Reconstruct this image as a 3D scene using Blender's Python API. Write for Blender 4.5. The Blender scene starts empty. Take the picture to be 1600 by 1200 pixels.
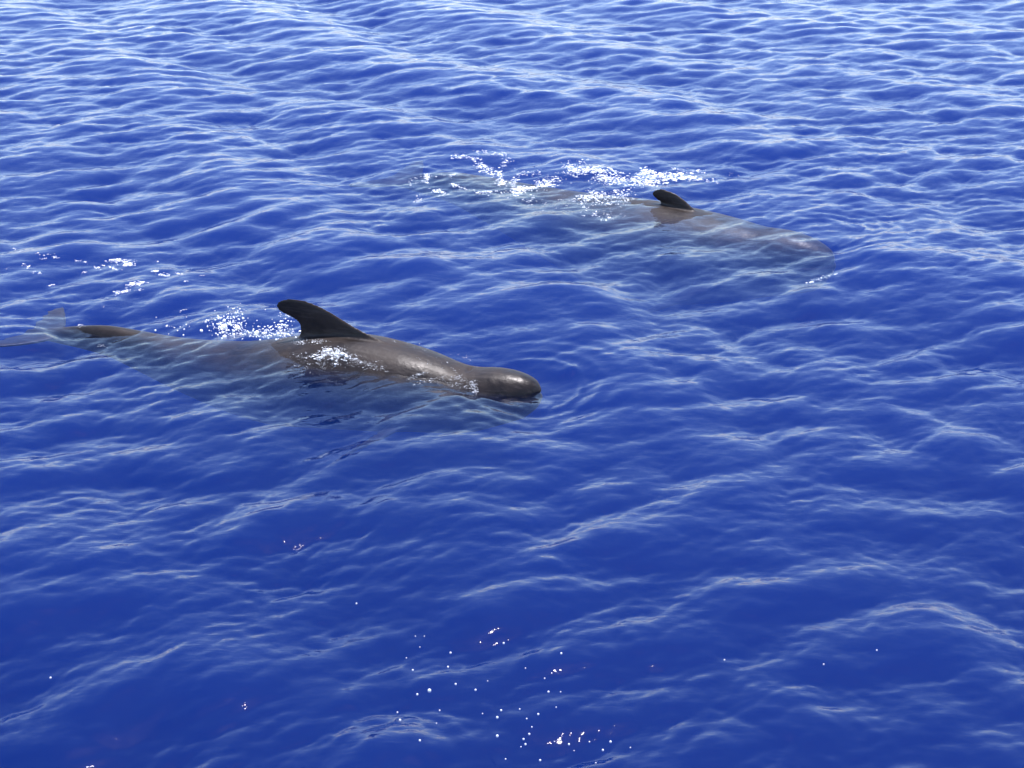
import bpy, bmesh, math, random
import numpy as np
from mathutils import Vector, Matrix

# ------------------------------------------------------------------ set-up
S = bpy.context.scene
COL = S.collection
rng = np.random.default_rng(11)
random.seed(5)
R = math.radians

CAM_H, PITCH, FPX = 4.2, R(23.4), 2198.0        # height above the sea, downward tilt, focal length in photo pixels
cam_d = bpy.data.cameras.new('camera')
cam_d.sensor_width = 36.0
cam_d.lens = 36.0 * FPX / 1600.0
cam_d.clip_start, cam_d.clip_end = 0.1, 20000.0
cam = bpy.data.objects.new('camera', cam_d)
cam.location = (0, 0, CAM_H)
cam.rotation_euler = (math.pi / 2 - PITCH, 0, 0)
COL.objects.link(cam)
S.camera = cam

SUN_EL, SUN_AZ = 78.0, 18.0                     # degrees up; degrees to the right of the view direction (+Y)
w = bpy.data.worlds.new('World'); S.world = w; w.use_nodes = True
nt = w.node_tree; nt.nodes.clear()
sky = nt.nodes.new('ShaderNodeTexSky'); sky.sky_type = 'NISHITA'; sky.sun_disc = False
sky.sun_elevation = R(SUN_EL); sky.sun_rotation = R(SUN_AZ)
sky.air_density = 1.0; sky.dust_density = 0.3; sky.ozone_density = 2.6
bg = nt.nodes.new('ShaderNodeBackground'); bg.inputs['Strength'].default_value = 0.15
wo = nt.nodes.new('ShaderNodeOutputWorld')
nt.links.new(sky.outputs[0], bg.inputs[0]); nt.links.new(bg.outputs[0], wo.inputs[0])

sun_d = bpy.data.lights.new('sun', 'SUN'); sun_d.energy = 3.6; sun_d.angle = R(0.5); sun_d.color = (1.0, 0.975, 0.94)
sun = bpy.data.objects.new('sun', sun_d); COL.objects.link(sun)
az, el = R(SUN_AZ), R(SUN_EL)
to_sun = Vector((math.sin(az) * math.cos(el), math.cos(az) * math.cos(el), math.sin(el)))
sun.rotation_euler = to_sun.to_track_quat('Z', 'Y').to_euler()
sun.location = to_sun * 60

S.view_settings.view_transform = 'Standard'; S.view_settings.look = 'None'
S.view_settings.exposure = 1.22; S.view_settings.gamma = 1.0; S.view_settings.use_white_balance = True; S.view_settings.white_balance_temperature = 6500; S.view_settings.white_balance_tint = 16.0; S.view_settings.use_curve_mapping = False
S.render.engine = 'CYCLES'
S.cycles.use_denoising = True
S.cycles.max_bounces = 6; S.cycles.volume_bounces = 1
S.cycles.transparent_max_bounces = 12
S.cycles.sample_clamp_indirect = 4.0
S.cycles.sample_clamp_direct = 2.5


def ground(u, v, z=0.0):
    """point at height z that the photo pixel (u, v) looks at"""
    dx, dy = (u - 800) / FPX, (600 - v) / FPX
    d = Vector((dx, math.cos(PITCH) + dy * math.sin(PITCH), -math.sin(PITCH) + dy * math.cos(PITCH)))
    t = (z - CAM_H) / d.z
    return Vector((d.x * t, d.y * t, z))


def tag(o, label=None, cat=None, group=None, kind=None):
    if label: o['label'] = label
    if cat: o['category'] = cat
    if group: o['group'] = group
    if kind: o['kind'] = kind
    return o


def interp(x, pts):
    """smooth (monotone-ish cubic) interpolation through pts"""
    xs = np.array([p[0] for p in pts], float); ys = np.array([p[1] for p in pts], float)
    m = np.gradient(ys, xs)
    x = np.clip(np.asarray(x, float), xs[0], xs[-1])
    i = np.clip(np.searchsorted(xs, x) - 1, 0, len(xs) - 2)
    h = xs[i + 1] - xs[i]; t = (x - xs[i]) / h
    return ((2*t**3 - 3*t**2 + 1) * ys[i] + (t**3 - 2*t**2 + t) * h * m[i]
            + (-2*t**3 + 3*t**2) * ys[i + 1] + (t**3 - t**2) * h * m[i + 1])


def new_mat(name):
    m = bpy.data.materials.new(name); m.use_nodes = True
    m.node_tree.nodes.clear()
    return m, m.node_tree.nodes, m.node_tree.links


# ------------------------------------------------------------------ where the two whales lie (snout and fluke notch on the sea plane)
NEAR_A, NEAR_B = ground(846, 603), ground(38, 489)
FAR_A, FAR_B = ground(1308, 370), ground(606, 244)


def body_coords(x, y, A, B):
    """fraction along the body from snout to fluke, and signed distance to its axis (+ = towards the camera's right of travel)"""
    L = (B - A).to_2d().length
    ax = (B - A).to_2d() / L
    s = ((x - A.x) * ax.x + (y - A.y) * ax.y) / L
    d = (x - A.x) * (-ax.y) + (y - A.y) * ax.x
    return s, d, L

# ------------------------------------------------------------------ the sea: a wind-wave height field
def ocean_tile(L, N, lo, hi, seed, comps, chop=True):
    """periodic wave tile. comps: (peak wavelength, propagation angle, spread power, weight). Unit rms slope."""
    g = np.random.default_rng(seed)
    k1 = np.fft.fftfreq(N, L / N) * 2 * math.pi
    kx, ky = np.meshgrid(k1, k1)
    k = np.hypot(kx, ky); k[0, 0] = 1
    th = np.arctan2(ky, kx)
    E = np.zeros_like(k)
    for lam, ang, p, wgt in comps:
        kp = 2 * math.pi / lam
        E += wgt * k**-4.0 * np.exp(-1.1 * (kp / k)**2) * np.abs(np.cos(th - ang))**p
    lam = 2 * math.pi / k
    E *= np.where((lam < hi) & (lam > lo), 1.0, 0.0) * np.clip((lam / lo - 1) / 0.8, 0, 1)
    E[0, 0] = 0
    H = (g.standard_normal((N, N)) + 1j * g.standard_normal((N, N))) * np.sqrt(E)
    ms = np.sqrt(np.mean(np.fft.ifft2(1j * kx * H).real**2 + np.fft.ifft2(1j * ky * H).real**2))
    H /= ms
    out = [np.fft.ifft2(H).real.astype(np.float32)]
    if chop:
        out.append(np.fft.ifft2(-1j * kx / k * H).real.astype(np.float32))
        out.append(np.fft.ifft2(-1j * ky / k * H).real.astype(np.float32))
    return out


def sample(fields, L, N, x, y):
    """Catmull-Rom look-up in periodic tiles"""
    fx, fy = x / L * N, y / L * N
    ix, iy = np.floor(fx).astype(np.int64), np.floor(fy).astype(np.int64)
    tx, ty = (fx - ix).astype(np.float32), (fy - iy).astype(np.float32)

    def wts(t):
        return (-.5*t + t*t - .5*t**3, 1 - 2.5*t*t + 1.5*t**3, .5*t + 2*t*t - 1.5*t**3, -.5*t*t + .5*t**3)
    wx, wy = wts(tx), wts(ty)
    res = [np.zeros_like(tx) for _ in fields]
    for b in range(4):
        yy = ((iy + b - 1) % N) * N
        for a in range(4):
            idx = yy + (ix + a - 1) % N
            wgt = wx[a] * wy[b]
            for r, f in zip(res, fields):
                r += wgt * f.ravel()[idx]
    return res

# rows and columns of the sheet: fine where the swimmers are, coarse towards the horizon and behind
ang = np.concatenate([np.linspace(-180, -34, 30, endpoint=False), np.linspace(-34, 34, 1130), np.linspace(34, 180, 31)[1:-1]])
rad = np.concatenate([np.linspace(0.4, 3.4, 20, endpoint=False), np.geomspace(3.4, 46, 880, endpoint=False), np.geomspace(46, 9000, 70)])
TH, RR = np.meshgrid(np.radians(ang), rad)
X0, Y0 = (RR * np.sin(TH)).ravel(), (RR * np.cos(TH)).ravel()
nr, na = TH.shape

SW = R(28)            # travel direction of the longer waves
WI = R(122)           # and of the wind ripples
tA = ocean_tile(61.0, 2048, 0.30, 9.0, 3, [(5.2, SW, 6, 0.35), (1.8, R(122), 6, 0.25), (0.95, R(104), 8, 2.0), (0.85, R(138), 8, 1.6), (0.6, R(75), 2, 0.35)])
tB = ocean_tile(9.7, 1024, 0.05, 0.30, 8, [(0.5, R(110), 8, 1.6), (0.5, R(135), 8, 1.0), (0.5, R(80), 3, .4), (.5, R(20), 2, .15)])
hA, dxA, dyA = sample(tA, 61.0, 2048, X0, Y0)
hB, dxB, dyB = sample(tB, 9.7, 1024, X0, Y0)
tS = ocean_tile(47.0, 1024, 1.5, 7.0, 21, [(2.9, R(33), 16, 1.0)])
hS, dxS, dyS = sample(tS, 47.0, 1024, X0, Y0)
far_fade = 1 / (1 + (RR.ravel() / 60)**2)
SA, SB, SS = 0.140, 0.106, 0.066
gust = 1.0 + 0.25 * sample([tA[0]], 61.0, 2048, X0 * 0.31 + 17, Y0 * 0.31 + 5)[0] / 0.3
gust = np.clip(gust, 0.7, 1.3)

# calmer water right round the swimmers
sn, dn, LN = body_coords(X0, Y0, NEAR_A, NEAR_B)
sf, df, LF = body_coords(X0, Y0, FAR_A, FAR_B)


def box_near(s, d, s0, s1, wd, soft=0.12):
    a = np.clip(np.minimum(s - s0, s1 - s) / soft + .5, 0, 1); a = a * a * (3 - 2 * a)
    return a * np.exp(-(d / wd)**2)

calm = 1 - np.maximum(0.7 * box_near(sn, dn, -0.10, 0.40, 0.55, .2), 0.45 * box_near(sf, df, -0.05, 1.05, 0.8))
calmB = 1 - 0.25 * box_near(sn, dn, -0.08, 0.2, 0.6) + 0.55 * box_near(sn, dn, 0.2, 1.1, 0.6) + 0.35 * box_near(sf, df, 0.0, 1.0, 0.7)
Z = (SA * hA + SS * hS) * calm * far_fade + SB * hB * gust * calmB * far_fade
CH = 0.95
X = X0 + CH * ((SA * dxA + SS * dxS) * calm + SB * dxB * gust * calmB) * far_fade
Y = Y0 + CH * ((SA * dyA + SS * dyS) * calm + SB * dyB * gust * calmB) * far_fade

# wash of the moving bodies: a bow swell at the snout and V-shaped crests trailing from it
def bow(s, d, L, amp, wl):
    xs = s * L
    rr_ = np.hypot(xs - 0.12, d * 0.92); front = np.zeros_like(xs)
    ahead = np.clip((0.75 - xs) / 0.5, 0, 1)
    for q in range(4):
        front += amp * 1.0 * 0.72**q * np.exp(-((rr_ - 0.42 - 0.15 * q) / (0.035 + .006 * q))**2) * ahead
    v = np.zeros_like(xs)
    for q, (a, sl) in enumerate(((0.55, 0.30), (0.4, 0.42), (0.3, 0.58))):
        ridge = np.abs(d) - (0.32 + sl * np.clip(xs, 0, None))
        v += amp * a * np.exp(-(ridge / (0.07 + 0.03 * q))**2) * np.exp(-np.clip(xs, 0, None) / 1.6) * (xs > -0.15)
    return front + v
Z -= 0.048 * box_near(sn, dn, -0.06, 0.15, 0.42, .1) - 0.02 * box_near(sn, dn, .2, .5, .5, .1)
Z += bow(sn, dn, LN, 0.011, .3) + bow(sf, df, LF, 0.012, .3)

verts = np.column_stack([X, Y, Z])
SEA_V = verts.reshape(nr, na, 3)

def build_sea():
    i = np.arange(nr * na).reshape(nr, na)
    nxt = np.roll(i, -1, axis=1)
    a, b, c, d = i[:-1], nxt[:-1], nxt[1:], i[1:]
    quads = np.column_stack([a.ravel(), d.ravel(), c.ravel(), b.ravel()])
    n = nr * na
    extra = [(0, 0, 0.0)]
    floor_ring = np.column_stack([9000 * np.sin(np.radians(ang)), 9000 * np.cos(np.radians(ang)), np.full(na, -60.0)])
    V = np.vstack([verts, extra, floor_ring, [(0, 0, -60.0)]])
    fr = np.arange(na) + n + 1; frn = np.roll(fr, -1); bot = n + 1 + na
    side = np.column_stack([i[-1], fr, frn, nxt[-1]])
    tris = np.vstack([np.column_stack([np.full(na, n), i[0], nxt[0]]), np.column_stack([np.full(na, bot), frn, fr])])
    quads = np.vstack([quads, side])
    me = bpy.data.meshes.new('sea')
    me.vertices.add(len(V)); me.vertices.foreach_set('co', V.astype(np.float32).ravel())
    nl = quads.size + tris.size
    me.loops.add(nl); me.loops.foreach_set('vertex_index', np.concatenate([quads.ravel(), tris.ravel()]).astype(np.int32))
    me.polygons.add(len(quads) + len(tris))
    st = np.concatenate([np.arange(len(quads)) * 4, quads.size + np.arange(len(tris)) * 3])
    me.polygons.foreach_set('loop_start', st.astype(np.int32))
    me.polygons.foreach_set('use_smooth', np.ones(len(st), bool))
    me.update(calc_edges=True)
    o = bpy.data.objects.new('sea', me); COL.objects.link(o)
    return o

sea = build_sea()
if sea.data.polygons[5000].normal.z < 0:
    sea.data.flip_normals()
tag(sea, kind='structure')

m, N_, K = new_mat('sea_water')
out = N_.new('ShaderNodeOutputMaterial')
tc = N_.new('ShaderNodeTexCoord')
mp = N_.new('ShaderNodeMapping'); mp.inputs['Rotation'].default_value = (0, 0, R(-25)); mp.inputs['Scale'].default_value = (1.0, 2.0, 1.0)
n1 = N_.new('ShaderNodeTexNoise'); n1.inputs['Scale'].default_value = 9.0; n1.inputs['Detail'].default_value = 3.0
n1.inputs['Distortion'].default_value = 0.4
bp = N_.new('ShaderNodeBump'); bp.inputs["Strength"].default_value = 0.18; bp.inputs['Distance'].default_value = 0.02
K.new(tc.outputs['Object'], mp.inputs[0]); K.new(mp.outputs[0], n1.inputs['Vector']); K.new(n1.outputs['Fac'], bp.inputs['Height'])
fr = N_.new('ShaderNodeFresnel'); fr.inputs['IOR'].default_value = 1.34
K.new(bp.outputs[0], fr.inputs['Normal'])
geo = N_.new('ShaderNodeNewGeometry')
inv = N_.new('ShaderNodeMath'); inv.operation = 'SUBTRACT'; inv.inputs[0].default_value = 1.0
K.new(geo.outputs['Backfacing'], inv.inputs[1])
mul = N_.new('ShaderNodeMath'); mul.operation = 'MULTIPLY'
K.new(fr.outputs[0], mul.inputs[0]); K.new(inv.outputs[0], mul.inputs[1])
tr = N_.new('ShaderNodeBsdfTransparent')
gl = N_.new('ShaderNodeBsdfGlossy'); gl.distribution = 'BECKMANN'; gl.inputs['Roughness'].default_value = 0.06
K.new(bp.outputs[0], gl.inputs['Normal'])
mx = N_.new('ShaderNodeMixShader')
K.new(mul.outputs[0], mx.inputs[0]); K.new(tr.outputs[0], mx.inputs[1]); K.new(gl.outputs[0], mx.inputs[2])
K.new(mx.outputs[0], out.inputs['Surface'])
vs = N_.new('ShaderNodeVolumeScatter'); vs.inputs['Color'].default_value = (0.018, 0.185, 0.90, 1); vs.inputs['Density'].default_value = 0.225
vs.inputs['Anisotropy'].default_value = 0.0
va = N_.new('ShaderNodeVolumeAbsorption'); va.inputs['Color'].default_value = (0.21, 0.30, 0.65, 1); va.inputs['Density'].default_value = 1.22
ad = N_.new('ShaderNodeAddShader')
K.new(vs.outputs[0], ad.inputs[0]); K.new(va.outputs[0], ad.inputs[1]); K.new(ad.outputs[0], out.inputs['Volume'])
sea.data.materials.append(m)

# ------------------------------------------------------------------ the whales
def skin_material():
    m, N, K = new_mat('whale_skin')
    out = N.new('ShaderNodeOutputMaterial'); b = N.new('ShaderNodeBsdfPrincipled')
    tc = N.new('ShaderNodeTexCoord')
    n = N.new('ShaderNodeTexNoise'); n.inputs['Scale'].default_value = 2.6; n.inputs['Detail'].default_value = 7; n.inputs['Roughness'].default_value = .62
    K.new(tc.outputs['Object'], n.inputs['Vector'])
    r = N.new('ShaderNodeValToRGB')
    r.color_ramp.elements[0].position = .38; r.color_ramp.elements[0].color = (.0105, .0078, .0072, 1)
    r.color_ramp.elements[1].position = .64; r.color_ramp.elements[1].color = (.026, .0180, .0150, 1)
    K.new(n.outputs['Fac'], r.inputs[0])
    # fine pale scratches running along the body
    mp = N.new('ShaderNodeMapping'); mp.inputs['Scale'].default_value = (2.5, 26, 26); mp.inputs['Rotation'].default_value = (0, 0, .12)
    K.new(tc.outputs['Object'], mp.inputs[0])
    n2 = N.new('ShaderNodeTexNoise'); n2.inputs['Scale'].default_value = 1.6; n2.inputs['Detail'].default_value = 4; n2.inputs['Distortion'].default_value = .5
    K.new(mp.outputs[0], n2.inputs['Vector'])
    r2 = N.new('ShaderNodeValToRGB'); r2.color_ramp.elements[0].position = .54; r2.color_ramp.elements[1].position = .66
    r2.color_ramp.elements[1].color = (.45, .45, .45, 1)
    K.new(n2.outputs['Fac'], r2.inputs[0])
    mix = N.new('ShaderNodeMix'); mix.data_type = 'RGBA'
    mix.inputs[7].default_value = (.045, .036, .032, 1)
    K.new(r2.outputs[0], mix.inputs[0]); K.new(r.outputs[0], mix.inputs[6])
    K.new(mix.outputs[2], b.inputs['Base Color'])
    rr = N.new('ShaderNodeMapRange'); rr.inputs[1].default_value = .35; rr.inputs[2].default_value = .65; rr.inputs[3].default_value = .30; rr.inputs[4].default_value = .68
    K.new(n.outputs['Fac'], rr.inputs[0]); K.new(rr.outputs[0], b.inputs['Roughness'])
    b.inputs['IOR'].default_value = 1.38
    b.inputs['Specular IOR Level'].default_value = .32
    b.inputs['Coat Weight'].default_value = .06; b.inputs['Coat Roughness'].default_value = .30; b.inputs['Coat IOR'].default_value = 1.34
    bu = N.new('ShaderNodeBump'); bu.inputs['Strength'].default_value = .3; bu.inputs['Distance'].default_value = .012
    n3 = N.new('ShaderNodeTexNoise'); n3.inputs['Scale'].default_value = 28; n3.inputs['Detail'].default_value = 4
    K.new(tc.outputs['Object'], n3.inputs['Vector']); K.new(n3.outputs['Fac'], bu.inputs['Height'])
    K.new(bu.outputs[0], b.inputs['Normal']); K.new(b.outputs[0], out.inputs[0])
    return m
SKIN = skin_material()


def loft(bm, rings, cap=True):
    rows = [[bm.verts.new(p) for p in ring] for ring in rings]
    n = len(rows[0])
    for a, b in zip(rows, rows[1:]):
        for j in range(n):
            bm.faces.new((a[j], a[(j + 1) % n], b[(j + 1) % n], b[j]))
    if cap:
        bm.faces.new(rows[0]); bm.faces.new(list(reversed(rows[-1])))


def foil(n=18):
    """unit foil section: (chord 0..1, half thickness), round the loop"""
    t = np.linspace(0, math.pi, n)
    c = (1 - np.cos(t)) / 2
    th = 2.6 * (0.2969*np.sqrt(c) - 0.126*c - 0.3516*c**2 + 0.2843*c**3 - 0.1015*c**4) + .04*np.sqrt(np.clip(1 - c, 0, 1))*c
    up = [(a, b) for a, b in zip(c, th)]
    return up + [(a, -b) for a, b in reversed(up[1:-1])]


def make_whale(name, A, B, top_pts, girth, fin, roll=0.0, flip_tail=0.0, fin_cant=0.0):
    """top_pts: height of the back above the sea along the body; local x runs backwards from the snout"""
    L = (B - A).to_2d().length
    half_w = [(0, .015), (.008, .085), (.022, .145), (.045, .19), (.08, .235), (.13, .275), (.2, .34), (.28, .395), (.36, .415),
              (.46, .37), (.56, .285), (.66, .195), (.76, .125), (.84, .08), (.9, .06), (.95, .045), (1.0, .03)]
    half_h = [(0, .03), (.008, .105), (.022, .17), (.045, .215), (.08, .255), (.13, .285), (.2, .345), (.28, .40), (.36, .42),
              (.46, .40), (.56, .335), (.66, .265), (.76, .195), (.84, .14), (.9, .10), (.95, .065), (1.0, .03)]
    fs = np.concatenate([[0, .004, .010, .018, .028, .04, .055], np.linspace(.075, 1, 60)])
    W, H, T = interp(fs, half_w) * girth, interp(fs, half_h) * girth, interp(fs, top_pts)
    bm = bmesh.new()
    rings = []
    for f, w_, h_, t_ in zip(fs, W, H, T):
        ring = []
        for q in range(40):
            a = 2 * math.pi * q / 40
            ca, sa = math.cos(a), math.sin(a)
            y = w_ * math.copysign(abs(ca)**0.92, ca)
            z = h_ * math.copysign(abs(sa)**0.92, sa)
            ring.append((f * L, y, t_ - h_ + z))
        rings.append(ring)
    loft(bm, rings)
    # dorsal fin: leading and trailing edge against height
    sec = foil()
    topf = lambda f: float(interp([f], top_pts)[0])
    rows = []
    z0 = topf(fin['f0'])
    pts_le, pts_te = fin['lead'], fin['trail']
    h0, h1 = pts_le[0][0], pts_le[-1][0]
    for h in np.concatenate([[-.34, -.2], np.linspace(h0, h1 - .03, 20), h1 - .03 * np.linspace(.9, 0, 8)**1.5]):
        le = fin['f0'] * L + interp([h], pts_le)[0] * fin['sx']
        te = fin['f0'] * L + interp([h], pts_te)[0] * fin['sx']
        if h < h0: le, te = le + (h - h0) * -.3, te + (h - h0) * .1
        t = np.clip((h - h0) / (h1 - h0), 0, 1)
        thk = fin['thick'] * interp([t], [(0, 1.1), (.3, .8), (.6, .62), (.85, .42), (.95, .28), (1, .1)])[0]
        rows.append([(le + c * (te - le), hth * thk + fin_cant * max(h, 0), z0 + h) for c, hth in sec])
    loft(bm, rows)
    # flippers
    for sd in (-1, 1):
        rows = []
        f = .20; cx, cz = f * L, float(interp([f], top_pts)[0] - 1.25 * interp([f], half_h)[0] * girth)
        for t in np.linspace(-.12, 1, 16):
            tt = max(t, 0)
            off = Vector((.52 * tt**1.25, sd * (.25 * girth + .50 * tt), -.30 * tt)) * girth
            ch = .20 * girth * (1 - .8 * tt**1.4)
            th = .035 * girth * (1 - .7 * tt)
            rows.append([(cx + off.x + (c - .4) * ch, off.y, cz + off.z + hth * th * 2.2) for c, hth in sec])
        loft(bm, rows if sd < 0 else [list(reversed(r)) for r in rows])
    # tail flukes
    zt = float(interp([.965], top_pts)[0]) - .05
    for sd in (-1, 1):
        rows = []
        for t in np.linspace(-.06, 1, 18):
            tt = max(t, 0)
            le = .925 * L + .30 * girth * tt**1.15 + .05 * tt**4
            te = 1.005 * L + girth * (.10 * tt - .02) + .02 * math.sin(tt * math.pi)
            if tt > .85: te = te + (le - te) * ((tt - .85) / .15)**2 * .8
            y = sd * .54 * girth * tt
            th = .045 * girth * (1 - .55 * tt)
            rows.append([(le + c * (te - le), y, zt - flip_tail * sd * tt + .05 * tt**2 + hth * th * 2.2) for c, hth in sec])
        loft(bm, rows if sd < 0 else [list(reversed(r)) for r in rows])
    bmesh.ops.recalc_face_normals(bm, faces=bm.faces)
    me = bpy.data.meshes.new(name); bm.to_mesh(me); bm.free()
    tmp = bpy.data.objects.new(name, me); COL.objects.link(tmp)
    md = tmp.modifiers.new('r', 'REMESH'); md.mode = 'VOXEL'; md.voxel_size = .0125
    sm = tmp.modifiers.new('s', 'SMOOTH'); sm.factor = .5; sm.iterations = 5
    dg = bpy.context.evaluated_depsgraph_get(); dg.update()
    full = bpy.data.meshes.new_from_object(tmp.evaluated_get(dg))
    bpy.data.objects.remove(tmp); bpy.data.meshes.remove(me)
    full.name = name
    # sculpt: mouth line, blowhole
    n = len(full.vertices)
    co = np.empty(n * 3, np.float32); full.vertices.foreach_get('co', co); co = co.reshape(-1, 3)
    nm = np.empty(n * 3, np.float32); full.vertices.foreach_get('normal', nm); nm = nm.reshape(-1, 3)
    f = co[:, 0] / L
    axis_z = interp(f, top_pts) - interp(f, half_h) * girth
    zmouth = top_pts[0][1] - .035 - .45 * f
    dep = .016 * np.exp(-((co[:, 2] - zmouth) / .014)**2) * (f < .10) * np.clip((.10 - f) / .02, 0, 1)
    below = np.clip((zmouth - co[:, 2]) / .03, 0, 1) * np.clip((zmouth - co[:, 2] - .16) / -.06, 0, 1) * np.clip((.09 - f) / .05, 0, 1)
    dep -= .014 * below
    tz = interp(f, top_pts)
    blow = np.exp(-(((co[:, 0] - .125 * L) / .018)**2 + (co[:, 1] / .05)**2)) * (co[:, 2] > tz - .1)
    dep += .02 * blow
    co = co - nm * dep[:, None]
    full.vertices.foreach_set('co', co.astype(np.float32).ravel())
    full.polygons.foreach_set('use_smooth', np.ones(len(full.polygons), bool))
    full.materials.clear(); full.materials.append(SKIN); full.update()
    o = bpy.data.objects.new(name, full); COL.objects.link(o)
    d = (B - A).to_2d()
    o.location = (A.x, A.y, 0)
    o.rotation_mode = 'XYZ'
    yaw = math.atan2(d.y, d.x)
    o.matrix_world = Matrix.Translation((A.x, A.y, 0)) @ Matrix.Rotation(yaw, 4, 'Z') @ Matrix.Rotation(roll, 4, 'X')
    return o

fin_near = dict(f0=.262, sx=1.08, thick=.085,
                lead=[(-.08, -.16), (0, .0), (.03, .11), (.082, .247), (.149, .385), (.21, .505), (.246, .60), (.264, .67), (.271, .74)],
                trail=[(-.08, .758), (-.04, .747), (.02, .733), (.074, .747), (.105, .785), (.125, .84), (.145, .885), (.185, .915), (.225, .90), (.258, .84), (.271, .78)])
near = make_whale('pilot_whale', NEAR_A, NEAR_B,
                  [(0, -.03), (.008, .022), (.022, .055), (.045, .080), (.08, .083), (.115, .060), (.14, .062), (.16, .082), (.18, .108), (.21, .14), (.24, .162), (.30, .19),
                   (.36, .185), (.42, .14), (.48, .07), (.54, .01), (.60, -.02), (.68, -.035), (.76, -.02), (.82, -.01), (.88, -.045), (.94, -.10), (1, -.15)],
                  .91, fin_near)
tag(near, 'nearer grey-brown pilot whale with back, hooked fin and rounded head above water', 'whale', 'pilot whales swimming at the surface')
fin_far = dict(f0=.280, sx=.96, thick=.13,
               lead=[(-.08, -.12), (0, -.03), (.07, .067), (.125, .167), (.16, .27), (.172, .35), (.178, .385)],
               trail=[(-.08, .352), (-.03, .365), (.02, .40), (.06, .47), (.09, .512), (.125, .51), (.155, .475), (.172, .43), (.178, .40)])
far = make_whale('pilot_whale', FAR_A, FAR_B,
                 [(0, -.24), (.008, -.17), (.022, -.125), (.045, -.075), (.08, -.04), (.115, -.04), (.14, -.05), (.18, -.03), (.24, -.005), (.30, .005),
                  (.36, .01), (.42, .0), (.48, -.02), (.54, -.035), (.60, -.04), (.68, -.04), (.76, -.04), (.82, -.05), (.88, -.10), (.94, -.18), (1, -.25)],
                 1.28, fin_far)
tag(far, 'farther pilot whale gliding just under the surface with only its small rounded fin showing', 'whale', 'pilot whales swimming at the surface')

# ------------------------------------------------------------------ foam and drops
from mathutils.bvhtree import BVHTree
dg = bpy.context.evaluated_depsgraph_get()
BV = []
for o in (near, far):
    M = o.matrix_world
    BV.append(BVHTree.FromPolygons([M @ v.co for v in o.data.vertices], [tuple(p.vertices) for p in o.data.polygons]))


def sea_point(x, y):
    """the sheet's own point nearest to (x, y)"""
    a = math.degrees(math.atan2(x, y)); r = math.hypot(x, y)
    i = int(np.clip(np.searchsorted(rad, r), 1, nr - 1)); j = int(np.clip(np.searchsorted(ang, a), 1, na - 1))
    return SEA_V[i, j]


def land(u, v):
    """where the line of sight through (u, v) meets a body above the water, or else the water"""
    g = ground(u, v)
    c = Vector((0, 0, CAM_H)); d = (g - c).normalized()
    for _ in range(3):                          # march to the wavy surface
        p = sea_point(g.x, g.y)
        g = ground(u, v, float(p[2]))
    best = g
    for b in BV:
        h = b.ray_cast(c, d)
        if h[0] is not None and (h[0] - c).length < (g - c).length + .01:
            best = h[0]
    return best


def ico(sub):
    bm = bmesh.new(); bmesh.ops.create_icosphere(bm, subdivisions=sub, radius=1)
    V = np.array([v.co for v in bm.verts]); F = np.array([[v.index for v in f.verts] for f in bm.faces]); bm.free()
    return V, F
ICO1, ICO2 = ico(1), ico(2)


class Blobs:
    """many small flattened lumps collected into one mesh"""
    def __init__(self): self.V, self.F, self.n = [], [], 0
    def add(self, p, rx, ry, rz, yaw, base=ICO1):
        V = base[0] * (1 + rng.normal(0, .16, (len(base[0]), 1)))
        V = V * (rx, ry, rz); c, s_ = math.cos(yaw), math.sin(yaw)
        V = np.column_stack([V[:, 0]*c - V[:, 1]*s_, V[:, 0]*s_ + V[:, 1]*c, V[:, 2]]) + np.array(p)
        self.V.append(V); self.F.append(base[1] + self.n); self.n += len(V)
    def build(self, name, mat):
        me = bpy.data.meshes.new(name)
        me.from_pydata(np.vstack(self.V).tolist(), [], np.vstack(self.F).tolist())
        me.polygons.foreach_set('use_smooth', np.ones(len(me.polygons), bool))
        me.materials.append(mat); me.update()
        o = bpy.data.objects.new(name, me); COL.objects.link(o)
        return o

m, N_, K = new_mat('foam_white')
out = N_.new('ShaderNodeOutputMaterial'); b = N_.new('ShaderNodeBsdfPrincipled')
b.inputs['Base Color'].default_value = (.86, .87, .88, 1); b.inputs['Roughness'].default_value = .25
b.inputs['Subsurface Weight'].default_value = 0.0
K.new(b.outputs[0], out.inputs[0]); FOAM = m


def stroke(B, pts, n, spread, size, stretch=1.8, flat=.4):
    """n lumps along a polyline of photo pixels; spread in pixels, size in metres"""
    P = np.array(pts, float)
    seg = np.hypot(*np.diff(P, axis=0).T) if len(P) > 1 else np.array([1.])
    cum = np.concatenate([[0], np.cumsum(seg)])
    for _ in range(n):
        t = rng.uniform(0, cum[-1])
        u = np.interp(t, cum[:len(P)], P[:, 0]); v = np.interp(t, cum[:len(P)], P[:, 1])
        u += rng.normal(0, spread[0]); v += rng.normal(0, spread[1])
        big = min(rng.lognormal(-.3, .6), 1.7)
        for k in range(int(rng.integers(3, 11))):
            p = land(u, v)
            r = size * .36 * big * rng.lognormal(-.2, .4) * (.85 ** k)
            B.add((p.x, p.y, p.z + r * .1), r * rng.uniform(1, stretch), r * rng.uniform(.9, 1.8), r * flat, rng.uniform(-.8, .8))
            u += rng.normal(0, 2.0 * big); v += rng.normal(0, .8 * big)

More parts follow.
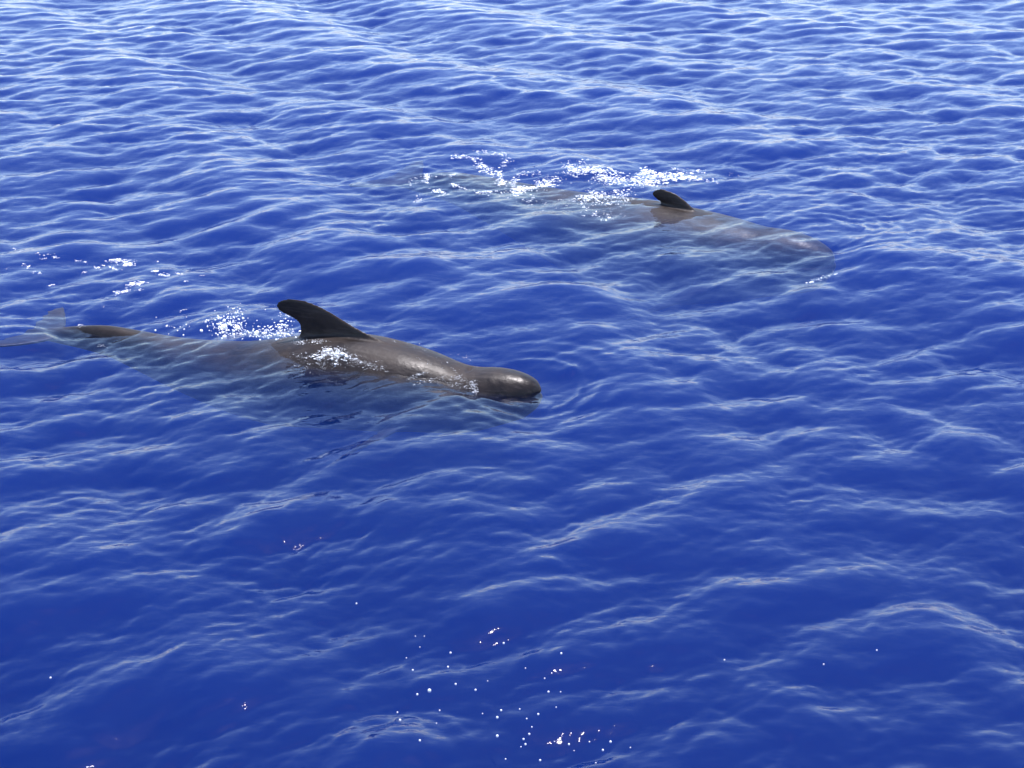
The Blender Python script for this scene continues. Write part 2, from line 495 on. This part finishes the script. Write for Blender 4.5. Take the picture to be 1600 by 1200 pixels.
# lacy foam beyond and over the farther whale
B = Blobs()
for pts, n, sp, sz in [
        ([(705, 243), (795, 242)], 16, (6, 3), .010), ([(705, 247), (722, 244), (750, 248)], 26, (3, 1.0), .018),
        ([(740, 236), (772, 240), (795, 240)], 22, (3, 1.5), .015), ([(745, 256), (757, 264), (770, 269)], 34, (4, 2), .022),
        ([(795, 246), (783, 260)], 14, (1.5, 1.5), .015), ([(781, 269), (784, 288)], 26, (2, 2), .020),
        ([(800, 292), (808, 280)], 16, (1.5, 1.5), .016), ([(803, 297), (835, 293), (858, 287)], 60, (3, 1.3), .022),
        ([(805, 301), (818, 299)], 14, (3, 1), .018), ([(808, 275), (840, 268)], 18, (4, 2), .012),
        ([(860, 275), (880, 285)], 24, (8, 4), .012), ([(885, 260), (960, 272)], 110, (14, 5), .016),
        ([(890, 265), (915, 268), (940, 264)], 50, (6, 2.5), .019), ([(930, 280), (1000, 284)], 90, (12, 4), .015),
        ([(935, 280), (960, 278)], 24, (5, 2), .021), ([(990, 284), (1022, 286)], 46, (6, 3), .021),
        ([(1002, 270), (1030, 275), (1058, 279)], 90, (8, 4), .023), ([(1060, 279), (1080, 277), (1097, 281)], 44, (3, 1.2), .022),
        ([(1055, 262), (1078, 268), (1095, 268)], 24, (6, 2.5), .017), ([(1095, 281), (1125, 285)], 10, (4, 2), .012),
        ([(1130, 270), (1180, 286)], 6, (10, 5), .009),
        ([(840, 288), (860, 283)], 26, (6, 3), .018), ([(900, 315), (985, 308)], 90, (14, 6), .014), ([(905, 310), (945, 303)], 40, (8, 4), .019),
        ([(920, 330), (965, 338)], 30, (12, 4), .010), ([(965, 300), (980, 310)], 16, (4, 5), .014),
        ([(668, 272), (667, 286)], 20, (1.5, 1.5), .018), ([(676, 296), (697, 304)], 22, (3, 1.2), .017),
        ([(703, 287), (722, 293)], 16, (2, 1), .017), ([(745, 300), (768, 300)], 16, (4, 1), .016), ([(775, 300), (860, 318)], 34, (10, 5), .010),
        ([(690, 272), (712, 273)], 10, (3, 1), .014), ([(640, 285), (655, 280)], 14, (4, 4), .010), ([(650, 316), (656, 312)], 10, (1.5, 2), .013),
        ([(1265, 440), (1290, 434), (1306, 424)], 16, (2, 1.2), .012)]:
    stroke(B, pts, int(n * 1.5), sp, sz)
tag(B.build('sea_foam', FOAM), 'lacy white foam and sparkling bubbles trailing behind the farther whale', 'foam', kind='stuff')

# wash breaking over the nearer whale's back and flank; sun glints added as white lumps
B = Blobs()
for pts, n, sp, sz in [
        ([(498, 560), (515, 548), (530, 556)], 70, (7, 3), .016), ([(510, 546), (545, 556)], 60, (6, 2.5), .016), ([(526, 552), (524, 566)], 24, (3, 3), .015),
        ([(460, 536), (508, 532)], 60, (6, 1.6), .007), ([(458, 555), (480, 558)], 26, (5, 2), .007), ([(465, 572), (540, 566)], 70, (18, 6), .0055),
        ([(545, 558), (565, 566), (590, 573)], 50, (4, 2), .008), ([(565, 570), (600, 580)], 24, (8, 3), .006),
        ([(637, 592), (664, 582)], 36, (1.5, 1), .008), ([(655, 597), (700, 590), (740, 608)], 90, (8, 4), .0062),
        ([(738, 598), (743, 612)], 40, (2, 3), .0085), ([(706, 578), (714, 588), (735, 598)], 34, (3, 2), .0065), ([(640, 562), (720, 570)], 14, (20, 6), .005),
        ([(590, 525), (680, 548)], 10, (6, 3), .005), ([(725, 558), (745, 562)], 12, (4, 2), .005)]:
    stroke(B, pts, int(n * 1.15), sp, sz * .74, 1.8, .35)
tag(B.build('sea_foam', FOAM), "white wash and sun glints modelled as white lumps along the nearer whale's flank below its fin", 'foam', kind='stuff')

# spray of fine bubbles behind the nearer fin
B = Blobs()
for cx, cy, sx, sy, n in [(352, 506, 16, 7, 120), (372, 500, 7, 8, 40), (395, 521, 26, 4, 150), (350, 512, 12, 5, 60), (448, 506, 7, 9, 46), (430, 520, 16, 4, 60), (300, 512, 30, 6, 16)]:
    for _ in range(n):
        p = land(cx + rng.normal(0, sx), cy + rng.normal(0, sy) + 4)
        r = .0058 * rng.lognormal(-.15, .5)
        B.add((p.x, p.y, p.z + abs(rng.normal(0, .05)) * (r < .008)), r, r, r * .9, 0)
tag(B.build('bubble_spray', FOAM), 'fine spray of bubbles behind the dorsal fin of the nearer whale', 'bubbles', kind='stuff')

# scattered flecks left behind at the left edge
B = Blobs()
for u, v, n, sz in [(33, 392, 3, .013), (68, 404, 4, .014), (88, 403, 5, .017), (80, 397, 2, .01), (120, 408, 4, .015), (132, 409, 4, .014), (37, 412, 2, .01), (43, 418, 4, .014),
                    (150, 419, 3, .012), (134, 425, 3, .013), (173, 418, 5, .015), (162, 416, 2, .012), (183, 422, 4, .013), (10, 420, 2, .009), (60, 427, 3, .01), (240, 424, 6, .015),
                    (250, 430, 4, .013), (262, 431, 6, .015), (278, 427, 3, .012), (248, 409, 2, .011), (285, 429, 2, .01), (79, 446, 4, .013), (291, 440, 2, .01), (312, 430, 2, .01),
                    (292, 484, 2, .01), (160, 478, 3, .01), (60, 396, 2, .009), (22, 388, 2, .009), (100, 415, 2, .009), (220, 452, 2, .009), (126, 508, 4, .011), (262, 510, 3, .011), (158, 539, 3, .009)]:
    stroke(B, [(u - 2, v), (u + 2, v - .3)], n, (1.5, .7), sz)
for pts, n in [([(170, 408), (182, 406), (198, 409)], 40), ([(195, 414), (207, 412)], 26), ([(203, 445), (213, 444), (226, 441)], 40), ([(180, 458), (200, 453)], 26)]:
    stroke(B, pts, n, (2, 1), .014)
tag(B.build('sea_foam', FOAM), "scattered white foam flecks on the water above the nearer whale's tail", 'foam', kind='stuff')

# drops in the air above the near water
m, N_, K = new_mat('drop')
out = N_.new('ShaderNodeOutputMaterial'); b = N_.new('ShaderNodeBsdfPrincipled')
b.inputs['Base Color'].default_value = (.55, .60, .70, 1); b.inputs['Roughness'].default_value = .12
K.new(b.outputs[0], out.inputs[0]); DROP = m
dm = bpy.data.meshes.new('water_droplet')
dm.from_pydata(ICO2[0].tolist(), [], ICO2[1].tolist()); dm.polygons.foreach_set('use_smooth', np.ones(len(dm.polygons), bool)); dm.materials.append(DROP)
drops = [(649, 994, 1), (663, 994, 1), (656, 1011, 1), (704, 1020, 2), (700, 1042, 1.8), (645, 1047, 1.7), (671, 1079, 3.4), (652, 1085, 2), (712, 1069, 2), (743, 1078, 2),
         (787, 1005, 2), (877, 1021, 2), (821, 1044, 1.2), (851, 1060, 1.4), (857, 1081, 2), (876, 1081, 1.2), (762, 1064, 1), (621, 1113, 1.5), (625, 1125, 2.2), (687, 1110, 1.4),
         (682, 1130, 1), (754, 1115, 1.2), (777, 1121, 2.4), (783, 1110, 2), (812, 1108, 1.4), (823, 1123, 1.4), (841, 1116, 2), (831, 1136, 1.4), (827, 1147, 2), (818, 1155, 2),
         (821, 1163, 2), (814, 1167, 1.2), (777, 1150, 2.6), (656, 1157, 2), (889, 1163, 2), (897, 1173, 1), (921, 1159, 1.4), (954, 1159, 2.2), (942, 1172, 2), (985, 1168, 1.2),
         (844, 1188, 2), (790, 1186, 1.4), (931, 1192, 1.2), (869, 1105, 1.2), (557, 943, 1.6), (1132, 1031, 1.4), (1287, 1038, 1.4), (1370, 1016, 1.4), (79, 1059, 1.8), (635, 1028, 1.1)]
for u, v, s_ in drops:
    p = ground(u, v, rng.uniform(.10, .35))
    dist = (p - Vector((0, 0, CAM_H))).length
    r = s_ * .85 * dist / FPX
    o = bpy.data.objects.new('water_droplet', dm); COL.objects.link(o)
    o.location = p; o.scale = (r, r, r * 1.1)
    lone = {(79, 1059): 'lone tiny white water drop low over the water at the far left', (557, 943): 'lone white water drop above and left of the foreground cluster of drops',
            (1132, 1031): 'tiny water drop by itself, nearest right of the foreground cluster of drops', (1287, 1038): 'tiny water drop right of the pair of bright glints, second from the right',
            (1370, 1016): 'rightmost tiny water drop in the air over the foreground', (671, 1079): 'largest of the white water drops in the air over the foreground'}
    tag(o, lone.get((u, v), 'tiny white water drop in the loose cluster over the bottom centre'), 'water drop', 'water drops flying over the foreground')
